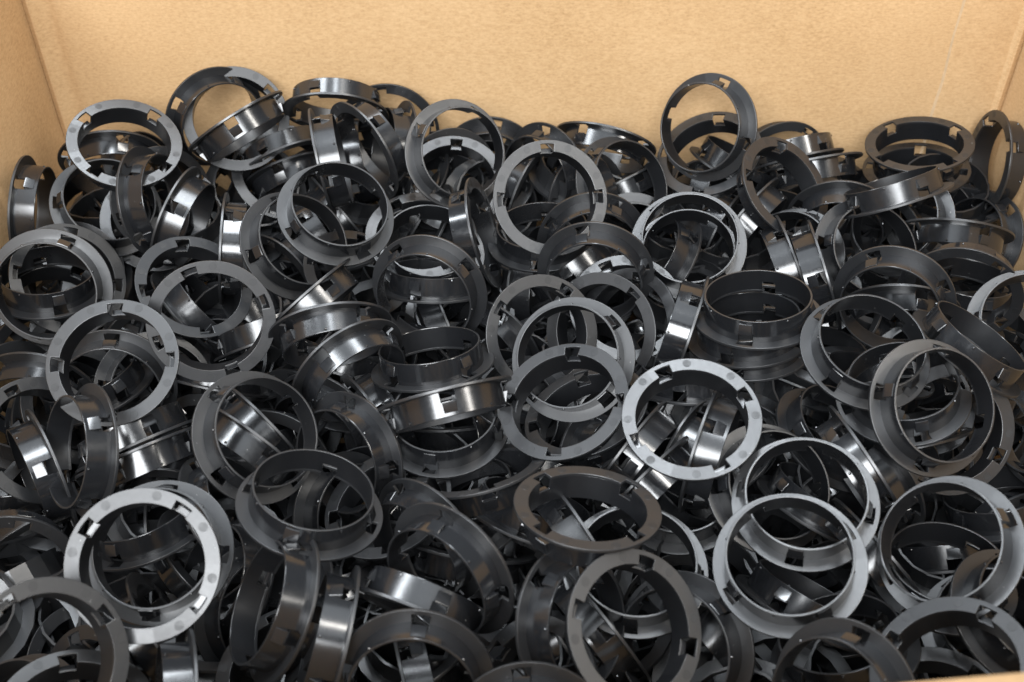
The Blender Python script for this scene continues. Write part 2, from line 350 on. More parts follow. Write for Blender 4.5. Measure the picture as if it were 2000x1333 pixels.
# x, y, z in mm, quaternion, flange face shown, label
RINGS = [
(-172.80,110.60,14.89,-0.1703,0.2119,0.9597,0.0714,1,'black ring tilted flange up at back left, left of the peak of the heap'),
(-191.66,138.73,-14.56,0.4347,0.7411,-0.3881,0.3334,0,'black ring tilted with sleeve towards viewer, far left in upper heap'),
(-187.52,105.26,-18.23,-0.1050,0.2064,-0.2183,0.9480,0,'black ring with sleeve end facing viewer, far left in upper heap'),
(-219.57,92.57,-9.75,-0.0980,0.7423,-0.0870,0.6572,0,'black ring standing on edge against the left cardboard wall'),
(-143.28,154.31,-1.57,0.0204,0.4046,-0.5283,0.7462,0,'black ring with sleeve end facing viewer, left at heap back'),
(-130.78,146.45,2.77,-0.3698,0.8498,0.3741,0.0332,1,'black ring with flange facing viewer, left at heap back'),
(-127.55,132.12,11.71,0.0325,0.7275,-0.5613,0.3932,0,'black ring seen side-on, slanting up rightwards across the peak at back left'),
(-83.87,149.53,2.98,-0.4962,0.2775,0.3792,0.7300,1,'black ring lying side-on at the back, flange down, right of the peak'),
(-60.26,156.58,-11.95,-0.4384,0.4979,0.5625,0.4935,1,'half-buried black ring with flange facing viewer, centre-left at heap back'),
(-110.39,139.97,-23.51,-0.2690,0.7114,0.6453,0.0718,1,'half-buried black ring with flange facing viewer, left in upper heap, third from left'),
(-109.15,146.84,-24.04,0.5615,-0.0976,-0.4581,-0.6822,1,'black ring tilted with flange towards viewer, centre-left in upper heap'),
(-110.08,152.34,-33.89,-0.1614,-0.6244,0.6257,-0.4388,0,'half-buried black ring tilted with sleeve towards viewer, centre-left in upper heap'),
(-86.20,109.85,3.78,0.5362,0.3704,0.5479,0.5245,0,'black ring seen side-on, standing upright, centre-left in upper heap'),
(-78.33,146.79,-23.66,0.5356,0.4316,0.4431,0.5749,0,'half-buried black ring seen side-on, standing upright, centre-left in upper heap'),
(-69.01,123.67,-0.00,-0.3969,0.6674,0.1086,0.6206,1,'black ring tilted with flange towards viewer, centre-left at heap back'),
(-52.94,144.91,-15.91,0.7920,0.0273,-0.5893,0.1572,0,'black ring tilted with sleeve towards viewer, centre-left at heap back'),
(-26.20,121.44,0.45,0.1207,0.2839,-0.3361,0.8899,0,'black ring with sleeve end to the viewer at the back, centre-left'),
(-27.75,129.28,-22.13,-0.1875,0.6963,0.6791,0.1369,1,'black ring with flange facing viewer, centre in upper heap'),
(-10.54,167.05,-37.27,0.5838,0.4719,-0.4434,0.4899,0,'half-buried black ring with sleeve end facing viewer, centre in upper heap'),
(-12.83,146.33,-31.55,-0.1424,0.7997,0.5621,0.1557,1,'half-buried black ring with flange facing viewer, centre in upper heap'),
(17.75,143.13,-25.92,0.6690,0.1729,-0.6137,0.3819,0,'black ring tilted with sleeve towards viewer, centre in upper heap, upper one'),
(46.06,154.23,-15.24,-0.2935,-0.3490,0.8238,-0.3368,0,'black ring tilted with sleeve towards viewer, centre-right at heap back'),
(16.57,75.33,11.36,-0.3060,0.6130,0.6988,0.2055,1,'pale ring facing the viewer at upper centre, near the back of the heap'),
(30.66,127.09,-28.51,0.2878,0.3592,0.6471,0.6078,1,'half-buried black ring tilted with flange towards viewer, centre in upper heap, right one'),
(9.96,141.05,-39.74,0.7295,-0.2946,-0.6161,-0.0388,1,'half-buried black ring tilted with flange towards viewer, centre in upper heap, left one'),
(50.27,116.40,-15.71,0.2351,0.3261,-0.1732,0.8991,0,'black ring tilted with sleeve towards viewer, centre-right in upper heap'),
(37.09,131.76,-36.60,-0.2978,-0.1334,0.8206,0.4691,1,'half-buried black ring tilted with flange towards viewer, centre-right in upper heap'),
(92.35,138.90,2.77,0.7738,0.2060,-0.4720,0.3689,0,'black ring standing upright and highest against the cardboard back wall, right of centre'),
(93.21,135.84,-9.43,0.0105,0.8028,0.5546,0.2187,1,'black ring tilted flange up directly under the upright ring at the back wall'),
(109.29,147.39,-30.78,0.6221,0.0677,0.2915,0.7235,0,'black ring seen side-on, leaning diagonally, centre-right in upper heap, upper one'),
(124.64,104.40,-4.99,-0.3250,0.6240,0.7099,-0.0329,1,'black ring facing away, leaning steeply, right below the upright back ring'),
(144.64,142.21,-20.67,0.3941,0.8742,0.2828,-0.0247,0,'black ring seen side-on, lying level, right in upper heap, right one'),
(136.70,144.71,-22.50,0.8321,-0.2900,-0.2672,-0.3901,1,'black ring seen side-on, lying level, right in upper heap, left one'),
(193.89,140.17,-6.93,0.0801,0.5263,0.8465,-0.0029,1,'black ring lying flange up near back right corner, cardboard showing through its slots'),
(196.72,142.06,-23.43,0.0403,0.9825,-0.1667,0.0723,1,'black ring tilted with flange towards viewer, far right in upper heap'),
(228.85,139.92,-17.95,0.3262,0.6501,0.3513,0.5895,1,'black ring standing narrow against the right cardboard wall behind the heap'),
(171.01,90.28,-2.53,0.7933,-0.1733,-0.3025,-0.4992,0,'black ring seen side-on, nearly level, below the ring at back right'),
(213.52,127.37,-32.69,0.1328,0.9736,0.1856,0.0066,1,'half-buried black ring tilted with flange towards viewer, far right in upper heap'),
(202.56,91.56,-20.81,0.3874,0.7085,-0.5581,0.1911,0,'black ring seen side-on, lying level, far right in upper heap'),
(225.61,112.45,-46.04,0.8517,0.0792,-0.5097,0.0920,0,'black ring tilted with sleeve towards viewer, far right in upper heap'),
(-164.88,97.15,-8.15,0.5780,-0.3617,0.4958,-0.5379,0,'black ring tilted with sleeve towards viewer, left in upper heap'),
(-163.23,112.58,-19.27,-0.4975,0.7833,0.2996,-0.2216,1,'half-buried black ring with flange facing viewer, left in upper heap, second from left'),
(-152.13,91.56,-12.51,0.5883,0.3248,0.7356,0.0851,0,'black ring seen side-on, standing upright, left in upper heap'),
(-166.51,105.90,-26.00,-0.0158,-0.3742,0.8861,0.2729,1,'half-buried black ring with flange facing viewer, left in upper heap, first from left'),
(-192.72,39.67,-7.90,0.7145,0.4230,-0.2265,0.5092,0,'black ring with sleeve end facing viewer, far left above mid-heap'),
(-200.23,53.14,-21.26,0.8546,-0.0961,-0.0261,-0.5097,0,'black ring tilted with sleeve towards viewer, far left above mid-heap'),
(-192.54,56.98,-18.70,-0.2760,0.9046,0.1074,-0.3067,1,'black ring with flange facing viewer, far left above mid-heap'),
(-202.10,78.91,-36.34,0.0974,-0.2696,0.9017,0.3237,1,'half-buried black ring with flange facing viewer, far left above mid-heap, upper one'),
(-202.49,56.29,-33.04,-0.0643,0.9739,-0.1195,-0.1817,1,'half-buried black ring with flange facing viewer, far left above mid-heap, lower one'),
(-136.25,50.08,-16.65,-0.2674,0.5183,0.8120,-0.0207,1,'black ring tilted flange up behind the facing ring left of centre'),
(-119.26,9.97,0.50,-0.3536,0.4604,0.7350,0.3504,1,'black ring facing the viewer, overlapping a tilted ring, left of centre'),
(-150.57,-18.49,7.40,-0.1686,0.6733,0.6924,0.1969,1,'black ring facing the viewer at middle left, dark ring seen through it'),
(-74.74,66.05,9.37,-0.3269,0.1046,-0.2036,0.9169,0,'black ring lying sleeve up on top of the heap, upper left of centre'),
(-94.08,63.22,-5.68,-0.2775,0.2418,-0.2768,0.8876,0,'black ring with sleeve end facing viewer, centre-left above mid-heap, left one'),
(-86.54,38.60,-12.39,0.4110,0.7928,0.3965,0.2130,0,'black ring seen side-on, leaning diagonally, centre-left above mid-heap'),
(-73.88,16.88,-8.81,0.4610,0.7934,-0.2726,0.2894,0,'black ring tilted with sleeve towards viewer, centre-left above mid-heap, left one'),
(-128.41,75.37,-17.31,0.4234,0.5356,0.5340,0.4987,0,'black ring seen side-on, standing upright, left above mid-heap'),
(-34.32,38.49,-8.22,0.7752,0.5289,-0.2820,0.1996,0,'black ring with sleeve end facing viewer, centre-left above mid-heap, right one'),
(-34.44,64.61,-32.17,0.5479,-0.1412,-0.1978,-0.8005,0,'black ring seen side-on, lying level, centre-left above mid-heap'),
(-40.95,85.97,-17.75,-0.0803,0.4463,0.8891,0.0619,1,'half-buried black ring tilted with flange towards viewer, centre-left in upper heap, second from left'),
(-37.09,79.03,-23.49,0.9766,0.0904,0.0214,0.1938,0,'black ring tilted with sleeve towards viewer, centre-left above mid-heap, right one'),
(-11.80,81.03,-12.63,-0.4215,-0.5522,0.5911,0.4100,1,'black ring standing narrow on edge at upper centre, left of pale ring'),
(-13.60,107.24,-49.32,0.7118,0.5422,-0.3533,-0.2728,0,'half-buried black ring tilted with sleeve towards viewer, centre above mid-heap, first from left'),
(14.01,92.34,-28.66,0.6578,-0.0237,-0.0693,-0.7496,0,'black ring tilted with sleeve towards viewer, centre in upper heap, lower one'),
(36.04,87.06,-22.05,0.1665,0.1677,-0.6342,0.7362,0,'black ring with sleeve end facing viewer, centre-right in upper heap'),
(35.60,51.96,-9.77,0.4862,0.3501,-0.5616,0.5706,0,'black ring with sleeve end facing viewer, centre-right above mid-heap, first from left'),
(76.33,65.09,-6.86,0.9209,0.2229,-0.1122,0.2994,0,'black ring with sleeve end facing viewer, centre-right above mid-heap, third from left'),
(78.64,76.91,-25.22,-0.4333,-0.0969,-0.1412,0.8848,0,'black ring with sleeve end facing viewer, centre-right above mid-heap, second from left'),
(70.96,86.04,-37.34,0.0497,-0.4558,0.0123,0.8886,0,'black ring tilted with sleeve towards viewer, centre-right above mid-heap'),
(49.43,44.30,-23.53,-0.0927,0.5445,0.8171,0.1654,1,'half-buried black ring with flange facing viewer, centre-right above mid-heap'),
(48.89,37.97,-28.52,-0.0720,0.7810,0.4522,0.4246,1,'black ring with flange facing viewer, centre-right above mid-heap, right one'),
(36.74,26.59,-21.12,0.0645,0.4236,0.7910,0.4367,1,'black ring with flange facing viewer, centre-right above mid-heap, left one'),
(12.72,19.95,-16.33,-0.2710,0.1585,0.8919,0.3254,1,'black ring with flange facing viewer, centre above mid-heap'),
(24.17,-2.06,-8.29,0.9010,0.2364,-0.2347,0.2780,0,'black ring with sleeve end facing viewer, centre below mid-heap'),
(73.41,20.15,-16.35,0.6318,-0.5081,-0.4078,0.4200,0,'black ring seen side-on, standing upright, centre-right above mid-heap'),
(97.21,10.78,2.74,0.5559,-0.0238,-0.1170,-0.8226,0,'topmost ring of the level stack of rings right of centre'),
(95.41,10.29,-8.29,-0.4726,-0.0020,0.1584,0.8669,0,'second ring from the top of the level stack right of centre'),
(97.97,13.94,-20.61,0.1971,-0.0909,0.1372,0.9665,0,'third ring from the top of the level stack right of centre'),
(127.89,76.79,-29.44,-0.3578,0.5701,0.5847,-0.4528,0,'black ring seen side-on, standing upright, right above mid-heap, left one'),
(137.86,62.98,-21.69,-0.2216,0.7376,0.3575,-0.5283,0,'black ring seen side-on, standing upright, right above mid-heap, right one'),
(157.21,76.30,-21.16,0.0311,0.1521,-0.2933,0.9433,0,'black ring with sleeve end facing viewer, right above mid-heap, upper one'),
(181.22,101.60,-25.34,0.8072,0.3507,-0.1979,-0.4317,0,'black ring with sleeve end facing viewer, right in upper heap'),
(159.84,36.43,-11.03,0.7585,0.5574,-0.3311,0.0663,0,'black ring with sleeve end facing viewer, right above mid-heap, lower one'),
(168.55,47.65,-27.96,0.4646,0.6087,-0.5617,0.3132,0,'half-buried black ring tilted with sleeve towards viewer, right above mid-heap, third from left'),
(176.17,-5.68,-1.62,0.6212,0.1235,0.2584,0.7295,0,'black ring seen side-on, slanting down to the right frame edge'),
(133.51,-13.99,7.28,-0.3726,0.0002,-0.1224,0.9199,0,'black ring lying sleeve up, left of the nested rings at right'),
(193.57,47.88,-19.31,0.5180,-0.6544,-0.2286,-0.5012,1,'black ring tilted with flange towards viewer, far right above mid-heap'),
(204.77,69.43,-40.64,0.7392,-0.1225,-0.0563,-0.6599,0,'black ring tilted with sleeve towards viewer, far right above mid-heap'),
(211.62,19.47,-11.80,0.9635,0.2383,-0.0676,-0.1013,0,'black ring with sleeve end facing viewer, far right above mid-heap'),
(-162.62,3.03,-28.66,0.5894,0.4336,-0.3425,0.5893,0,'black ring with sleeve end facing viewer, left below mid-heap'),
(-176.31,-2.17,-34.14,-0.3723,0.7615,0.4900,-0.2034,1,'half-buried black ring with flange facing viewer, far left below mid-heap, right one'),
(-181.63,-30.77,-23.09,-0.3010,0.8368,0.3804,-0.2539,1,'black ring with flange facing viewer, far left below mid-heap'),
(-155.25,-47.93,-9.63,0.8602,0.2115,-0.4580,0.0745,0,'black ring tilted with sleeve towards viewer, far left below mid-heap, lower one'),
(-193.82,1.07,-31.60,0.6185,0.6281,0.3295,-0.3383,0,'black ring tilted with sleeve towards viewer, far left below mid-heap, upper one'),
(-178.08,-38.11,-32.33,0.0325,-0.5409,-0.4090,0.7342,0,'black ring seen side-on, standing upright, far left in lower heap'),
(-145.06,-31.06,-27.06,0.8435,-0.2447,-0.3417,-0.3345,1,'upper of two side-on rings lying flange to flange at middle left'),
(-143.56,-35.58,-23.76,0.4135,0.6558,0.6253,-0.0894,0,'lower of two side-on rings lying flange to flange at middle left'),
(-137.03,-43.54,-47.16,0.7203,-0.6179,-0.2367,-0.2083,1,'half-buried black ring tilted with flange towards viewer, left in lower heap, upper one'),
(-93.93,-47.43,-2.47,0.2298,0.3662,-0.0858,0.8976,0,'black ring with two side-on rings showing through it, lower left of centre'),
(-99.00,-32.39,-23.11,-0.4075,-0.1129,0.8050,-0.4162,0,'black ring seen side-on, leaning diagonally, left below mid-heap, left one'),
(-96.44,-18.69,-31.88,-0.0828,0.4866,0.6307,-0.5988,0,'black ring seen side-on, leaning diagonally, left below mid-heap, right one'),
(-64.78,-5.68,-8.54,0.1030,0.5363,-0.5313,0.6477,0,'black ring tilted with sleeve towards viewer, centre-left below mid-heap, upper one'),
(-59.82,-41.58,-19.06,0.8174,0.4817,-0.2738,-0.1576,0,'black ring tilted with sleeve towards viewer, centre-left below mid-heap, lower one'),
(-31.80,1.75,-16.99,0.9064,-0.1684,-0.1402,-0.3611,0,'black ring lying sleeve up just behind the side-on bridging ring at the centre'),
(-24.69,-33.84,6.86,0.3738,0.5727,0.6895,-0.2384,0,'black ring seen side-on bridging across two level rings at the centre'),
(-25.55,-28.77,-19.46,0.6250,0.0052,-0.0259,-0.7802,0,'black ring lying sleeve up just below the side-on bridging ring at the centre'),
(18.92,-33.33,2.41,0.0311,0.7666,0.6203,0.1629,1,'black ring facing the viewer left of the pale ring right of centre'),
(28.51,-21.22,-16.93,0.1785,-0.0267,0.9824,-0.0484,1,'black ring tilted with flange towards viewer, centre-right below mid-heap'),
(63.91,-49.79,11.45,-0.0075,0.5556,0.8250,0.1031,1,'pale ring facing the viewer right of centre, side-on ring seen through it'),
(70.91,-39.67,-18.06,0.5327,0.6381,0.3195,0.4550,0,'black ring seen side-on, standing upright, centre-right below mid-heap, right one'),
(67.43,-26.67,-38.36,0.6220,0.0632,0.6975,-0.3502,0,'black ring seen side-on, standing upright, centre-right below mid-heap, left one'),
(74.30,4.10,-31.58,0.5379,-0.1361,-0.2269,-0.8004,0,'half-buried black ring tilted with sleeve towards viewer, centre-right below mid-heap'),
(43.80,-35.33,-25.33,0.3968,0.7939,0.0662,0.4560,0,'black ring seen side-on, leaning diagonally, centre-right below mid-heap'),
(148.71,-24.62,-6.14,0.7364,0.0546,-0.0929,-0.6679,0,'black ring lying sleeve up, seen through the nested ring at right'),
(151.58,-41.33,6.99,0.0724,0.1593,-0.2849,0.9425,0,'black ring with sleeve end to the viewer, nested over another at right'),
(167.69,-32.93,-14.71,-0.3538,0.9015,-0.2108,-0.1328,1,'black ring with flange facing viewer, far right below mid-heap'),
(206.68,-31.31,-13.91,0.7285,0.3568,-0.3670,-0.4552,0,'black ring tilted with sleeve towards viewer, far right below mid-heap'),
(130.84,-52.65,-10.60,0.1583,0.8545,0.0217,-0.4943,0,'black ring seen side-on, leaning diagonally, right in lower heap, second from left'),
(101.66,-78.29,-1.51,0.7950,0.0646,-0.1426,0.5860,0,'pale ring partly under the large sleeve-end ring at lower right of centre'),
(91.36,-106.02,1.79,0.8264,0.1595,-0.0120,-0.5399,0,'large ring with sleeve end to the viewer at lower right of centre'),
(146.29,-98.63,0.58,0.9364,0.0997,-0.3276,0.0764,0,'large ring with sleeve end to the viewer at lower right edge'),
(151.76,-94.05,-26.36,0.9212,-0.0833,-0.0308,-0.3789,0,'black ring tilted with sleeve towards viewer, far right at heap front, left one'),
(134.96,-76.31,-32.55,0.2417,0.8572,0.0065,-0.4547,0,'black ring seen side-on, leaning diagonally, right in lower heap, third from left'),
(-119.31,-110.92,8.66,-0.0980,0.2683,0.9169,0.2788,1,'large pale ring facing the viewer at lower left, ring nested behind it'),
(-119.56,-94.86,-7.02,0.6722,0.1619,0.1587,-0.7048,0,'black ring with sleeve end facing viewer, left in lower heap'),
(-69.35,-83.05,1.17,0.6167,-0.1508,0.0002,-0.7726,0,'black ring lying sleeve up at lower left of centre, beside the pale ring'),
(-184.15,-80.79,-38.60,0.5898,-0.7759,0.0859,0.2065,1,'black ring tilted with flange towards viewer, far left in lower heap'),
(-139.13,-146.13,10.03,-0.3146,0.8213,0.4126,-0.2372,1,'large ring facing the viewer, cut off by the lower left corner'),
(-136.91,-150.25,-16.55,-0.0923,0.5587,0.8163,-0.1135,1,'black ring with flange facing viewer, far left at heap front'),
(-74.76,-116.62,-7.84,0.7882,0.2558,-0.3936,-0.3979,0,'black ring tilted with sleeve towards viewer, left at heap front'),
(-74.56,-102.69,-34.57,0.8617,0.1426,-0.4487,-0.1895,0,'black ring tilted with sleeve towards viewer, centre-left at heap front'),
(-55.84,-125.45,-13.60,0.5034,-0.4807,-0.3429,0.6308,0,'black ring seen side-on, standing upright, centre-left at heap front'),
(-30.99,-116.14,-14.22,0.6213,-0.5206,-0.1737,-0.5592,1,'black ring seen side-on, lying level, centre-left at heap front'),
(-19.24,-105.49,-0.65,0.6539,0.2158,-0.5910,0.4202,0,'black ring tilted with sleeve towards viewer, centre in lower heap'),
(-29.34,-77.22,-23.65,0.5146,0.0405,-0.6427,0.5661,0,'black ring tilted with sleeve towards viewer, centre-left in lower heap'),
(-13.03,-57.33,-36.56,0.8909,0.0382,-0.2667,-0.3658,0,'half-buried black ring tilted with sleeve towards viewer, centre in lower heap, left one'),
(-11.90,-54.29,-12.23,0.1320,0.7441,-0.6005,0.2614,1,'black ring tilted with flange towards viewer, centre in lower heap'),
(25.37,-88.53,10.60,0.0155,0.3865,0.9062,-0.1711,1,'black ring lying flange up at lower centre, pale ring seen through it'),
(43.01,-93.31,-20.12,0.7558,0.0769,-0.0898,0.6441,0,'black ring with sleeve end facing viewer, centre-right in lower heap'),
(27.18,-77.89,-25.44,-0.2567,0.4759,0.6332,-0.5537,0,'black ring seen side-on, leaning diagonally, centre-right in lower heap, lower one'),
(17.29,-117.96,-14.01,0.2044,0.4756,-0.1255,0.8463,0,'black ring tilted with sleeve towards viewer, centre at heap front'),
(33.38,-104.67,-36.21,-0.3878,0.1994,0.7924,-0.4266,0,'black ring seen side-on, leaning diagonally, centre-right at heap front'),
(39.29,-129.81,1.48,-0.2419,0.0566,0.9512,0.1828,1,'black ring with flange facing viewer, centre-right at heap front'),
(58.64,-119.43,-25.96,0.8702,0.2037,-0.3776,0.2423,0,'black ring with sleeve end facing viewer, centre-right at heap front'),
(-30.21,-141.17,-9.17,0.6390,0.3749,-0.3699,0.5606,0,'black ring with sleeve end facing viewer, centre-left at heap front'),
(6.61,-137.70,-24.09,-0.0426,0.8815,0.3071,0.3560,1,'black ring with flange facing viewer, centre at heap front'),
(5.47,-160.26,-10.69,0.8837,0.4645,-0.0325,0.0486,0,'black ring with sleeve end facing viewer, centre at heap front'),
(102.30,-151.24,-4.90,-0.4177,-0.4791,-0.0584,0.7698,0,'black ring with sleeve end facing viewer, right at heap front'),
(134.79,-144.42,1.91,0.2044,0.3552,0.9084,0.0833,1,'black ring facing the viewer at the bottom right corner above the box rim'),
(168.65,-115.09,-16.67,0.9836,0.0981,0.1506,0.0165,0,'black ring tilted with sleeve towards viewer, far right at heap front, right one'),
(95.15,-54.46,-23.66,-0.0425,0.1412,-0.2414,0.9591,0,'black ring with sleeve end facing viewer, right in lower heap'),
(48.44,-49.86,-25.72,0.2063,-0.3570,0.7342,-0.5394,0,'black ring seen side-on, leaning diagonally, centre-right in lower heap, upper one'),
(154.30,110.55,-29.04,0.5745,0.5592,-0.4994,0.3284,0,'black ring tilted with sleeve towards viewer, right in upper heap'),
(176.35,108.33,-42.63,-0.3393,0.7901,-0.0533,0.5077,1,'half-buried black ring tilted with flange towards viewer, right in upper heap, third from left'),
(115.76,-54.24,-38.77,0.7414,-0.3282,0.0341,-0.5844,0,'black ring seen side-on, leaning diagonally, right in lower heap, first from left'),
(-64.72,12.44,-42.10,0.5395,-0.0514,0.0038,0.8404,0,'half-buried black ring tilted with sleeve towards viewer, centre-left below mid-heap, upper one'),
(-111.23,-54.78,-40.05,0.2257,0.4451,0.2301,0.8355,0,'black ring tilted with sleeve towards viewer, left in lower heap'),
(-76.07,-123.45,-31.43,0.0902,0.5685,0.8173,0.0265,1,'black ring tilted with flange towards viewer, centre-left at heap front'),
(-102.10,-146.30,-19.17,0.5165,0.5410,-0.2800,-0.6018,0,'black ring seen side-on, standing upright, left at heap front'),
(125.40,-23.46,-32.30,0.7901,-0.1197,0.1984,-0.5675,0,'black ring tilted with sleeve towards viewer, right below mid-heap'),
(-46.45,-59.07,-25.88,-0.0817,0.7395,-0.6595,0.1075,1,'black ring tilted with flange towards viewer, centre-left in lower heap'),
(187.68,-54.49,-38.00,0.4760,-0.2650,0.1478,0.8255,0,'black ring tilted with sleeve towards viewer, far right in lower heap'),
(138.04,119.27,-33.48,0.1406,0.7863,0.5557,0.2304,1,'half-buried black ring tilted with flange towards viewer, right in upper heap, second from left'),
(109.02,111.59,-30.05,0.3498,-0.2003,0.7883,-0.4649,0,'black ring seen side-on, leaning diagonally, centre-right in upper heap, lower one'),
(-0.52,4.60,-38.71,-0.0090,0.2167,0.1043,0.9706,0,'half-buried black ring tilted with sleeve towards viewer, centre below mid-heap, right one'),
(-199.03,-32.34,-54.33,0.7212,-0.1389,0.1374,0.6646,0,'half-buried black ring tilted with sleeve towards viewer, far left in lower heap, left one'),
(33.90,-21.93,-48.91,-0.2668,0.3180,-0.4268,0.8034,0,'half-buried black ring tilted with sleeve towards viewer, centre-right in lower heap, first from left'),
(75.31,-100.74,-44.89,-0.2131,0.4565,0.6907,-0.5188,0,'half-buried black ring seen side-on, leaning diagonally, centre-right at heap front'),
(125.18,23.92,-55.29,-0.1529,0.1750,0.8792,-0.4159,0,'half-buried black ring seen side-on, lying level, right below mid-heap, left one'),
(132.82,-102.17,-61.47,-0.1596,-0.6410,-0.0901,0.7453,0,'half-buried black ring tilted with sleeve towards viewer, right at heap front, right one'),
(64.47,-49.83,-33.78,0.9331,0.0594,-0.0868,0.3440,0,'half-buried black ring with sleeve end facing viewer, centre-right in lower heap'),
(100.54,143.01,-43.98,-0.1208,-0.6260,0.3643,0.6788,0,'half-buried black ring seen side-on, standing upright, centre-right in upper heap, upper one'),
(-75.82,-4.66,-42.21,-0.4180,-0.0883,0.6645,-0.6132,0,'half-buried black ring tilted with sleeve towards viewer, centre-left below mid-heap, lower one'),
(192.31,38.33,-45.61,0.5041,0.8575,0.0329,-0.0969,0,'half-buried black ring tilted with sleeve towards viewer, far right below mid-heap'),
(-139.16,-49.38,-65.12,-0.4686,0.4535,0.5742,-0.4950,0,'half-buried black ring seen side-on, standing upright, left in lower heap'),
(-37.27,89.32,-51.82,0.2964,0.5665,0.7553,0.1444,0,'half-buried black ring tilted with flange towards viewer, centre-left above mid-heap, third from left'),
(137.01,-146.06,-26.62,0.0573,0.4133,0.9043,0.0906,0,'half-buried black ring with flange facing viewer, far right at heap front'),
(-147.09,-12.31,-51.19,0.8426,-0.1356,0.5160,0.0732,0,'half-buried black ring tilted with sleeve towards viewer, left below mid-heap, first from left'),
(175.57,-61.58,-46.77,0.3040,0.6258,0.7159,0.0578,0,'half-buried black ring tilted with flange towards viewer, far right in lower heap, second from left'),
(87.50,-8.85,-48.93,0.8934,0.2392,0.0567,0.3760,0,'half-buried black ring with sleeve end facing viewer, centre-right below mid-heap, lower one'),
(103.39,116.77,-46.09,0.7374,-0.3057,-0.5965,-0.0832,0,'half-buried black ring seen side-on, standing upright, centre-right in upper heap, lower one'),
(96.13,-60.10,-55.53,-0.3047,0.4877,0.5836,0.5734,0,'half-buried black ring tilted with flange towards viewer, right in lower heap'),
(97.81,-12.25,-48.71,0.5541,-0.2023,0.6815,0.4332,0,'half-buried black ring tilted with flange towards viewer, right below mid-heap, first from left'),
(167.35,-109.88,-34.16,0.5193,-0.0351,-0.0436,0.8527,0,'half-buried black ring with sleeve end facing viewer, far right at heap front'),
(-47.17,-45.99,-67.61,-0.2098,0.9505,0.0603,-0.2210,0,'half-buried black ring with flange facing viewer, centre-left in lower heap, left one'),
(193.45,53.04,-39.49,0.1642,0.9776,0.0768,-0.1070,0,'half-buried black ring tilted with flange towards viewer, far right above mid-heap'),
(-64.57,-48.87,-47.57,0.8200,0.3922,0.2629,0.3236,0,'half-buried black ring with sleeve end facing viewer, centre-left in lower heap'),
(171.86,104.66,-75.32,0.2359,0.6446,-0.3458,0.6397,0,'half-buried black ring tilted with sleeve towards viewer, right above mid-heap, second from left'),
(19.32,-16.08,-48.72,-0.1831,0.8401,0.5100,0.0248,0,'half-buried black ring with flange facing viewer, centre below mid-heap, lower one'),
(-184.86,-55.88,-59.46,-0.2943,-0.1436,0.5920,0.7364,0,'half-buried black ring tilted with flange towards viewer, far left in lower heap'),
(6.12,3.54,-47.25,0.8990,0.3278,-0.2900,0.0187,0,'half-buried black ring with sleeve end facing viewer, centre below mid-heap'),
(217.68,38.29,-65.52,0.1407,0.8179,0.1755,0.5295,0,'half-buried black ring tilted with flange towards viewer, far right below mid-heap'),
(-70.57,78.24,-34.15,-0.0567,0.9814,-0.0129,-0.1831,0,'half-buried black ring tilted with flange towards viewer, centre-left above mid-heap, second from left'),
(-177.23,-46.76,-69.34,0.7885,-0.0514,0.2863,0.5419,0,'half-buried black ring tilted with sleeve towards viewer, far left in lower heap, right one'),
(-20.97,-6.85,-52.09,-0.3889,-0.4911,-0.0894,0.7743,0,'half-buried black ring tilted with sleeve towards viewer, centre below mid-heap, left one'),
(199.28,-82.06,-47.46,0.3185,-0.5596,0.1443,0.7514,0,'half-buried black ring seen side-on, leaning diagonally, far right at heap front'),
(-95.00,-92.21,-48.71,0.6808,0.4300,0.1545,0.5725,0,'half-buried black ring with sleeve end facing viewer, left at heap front'),
(-157.24,-103.66,-69.32,-0.1960,0.8816,0.2217,-0.3676,0,'half-buried black ring with flange facing viewer, far left at heap front'),
(58.10,114.80,-48.38,0.8615,0.4284,0.1347,-0.2371,0,'half-buried black ring with sleeve end facing viewer, centre-right in upper heap'),
(-162.22,44.69,-51.92,0.6187,-0.3534,-0.6762,-0.1873,0,'half-buried black ring tilted with flange towards viewer, left below mid-heap'),
(6.11,85.49,-52.10,0.7679,0.1828,0.6129,-0.0348,0,'half-buried black ring tilted with sleeve towards viewer, centre above mid-heap, third from left'),
(-57.57,-45.85,-43.49,0.9404,0.0451,-0.1261,-0.3124,0,'half-buried black ring tilted with sleeve towards viewer, centre-left in lower heap'),
(-42.37,113.55,-38.23,0.0946,0.8755,0.1533,0.4484,0,'half-buried black ring tilted with flange towards viewer, centre-left in upper heap, third from left'),
(-89.00,-50.67,-82.03,-0.0877,0.3940,0.6035,0.6877,0,'half-buried black ring tilted with flange towards viewer, centre-left in lower heap'),
(21.92,-95.49,-58.56,0.2896,0.8226,-0.1605,-0.4622,0,'half-buried black ring seen side-on, leaning diagonally, centre at heap front'),
(-150.98,-29.21,-83.95,-0.3087,0.1658,-0.3724,0.8594,0,'half-buried black ring with sleeve end facing viewer, left in lower heap'),
(-98.91,137.74,-42.96,-0.0871,0.3093,0.9122,0.2541,0,'half-buried black ring with flange facing viewer, centre-left in upper heap, left one'),
(168.70,-12.79,-63.62,0.1591,-0.5297,0.8108,-0.1916,0,'half-buried black ring tilted with flange towards viewer, far right in lower heap, first from left'),
(101.43,-100.95,-35.73,0.8307,-0.3831,0.0913,-0.3935,0,'half-buried black ring seen side-on, leaning diagonally, right at heap front'),
(-57.82,46.11,-61.08,-0.2384,0.8513,-0.2958,0.3618,0,'half-buried black ring tilted with flange towards viewer, centre-left below mid-heap, second from left'),
(83.89,-25.76,-44.96,0.8355,-0.2681,-0.1808,0.4443,0,'half-buried black ring tilted with sleeve towards viewer, centre-right in lower heap, fourth from left'),
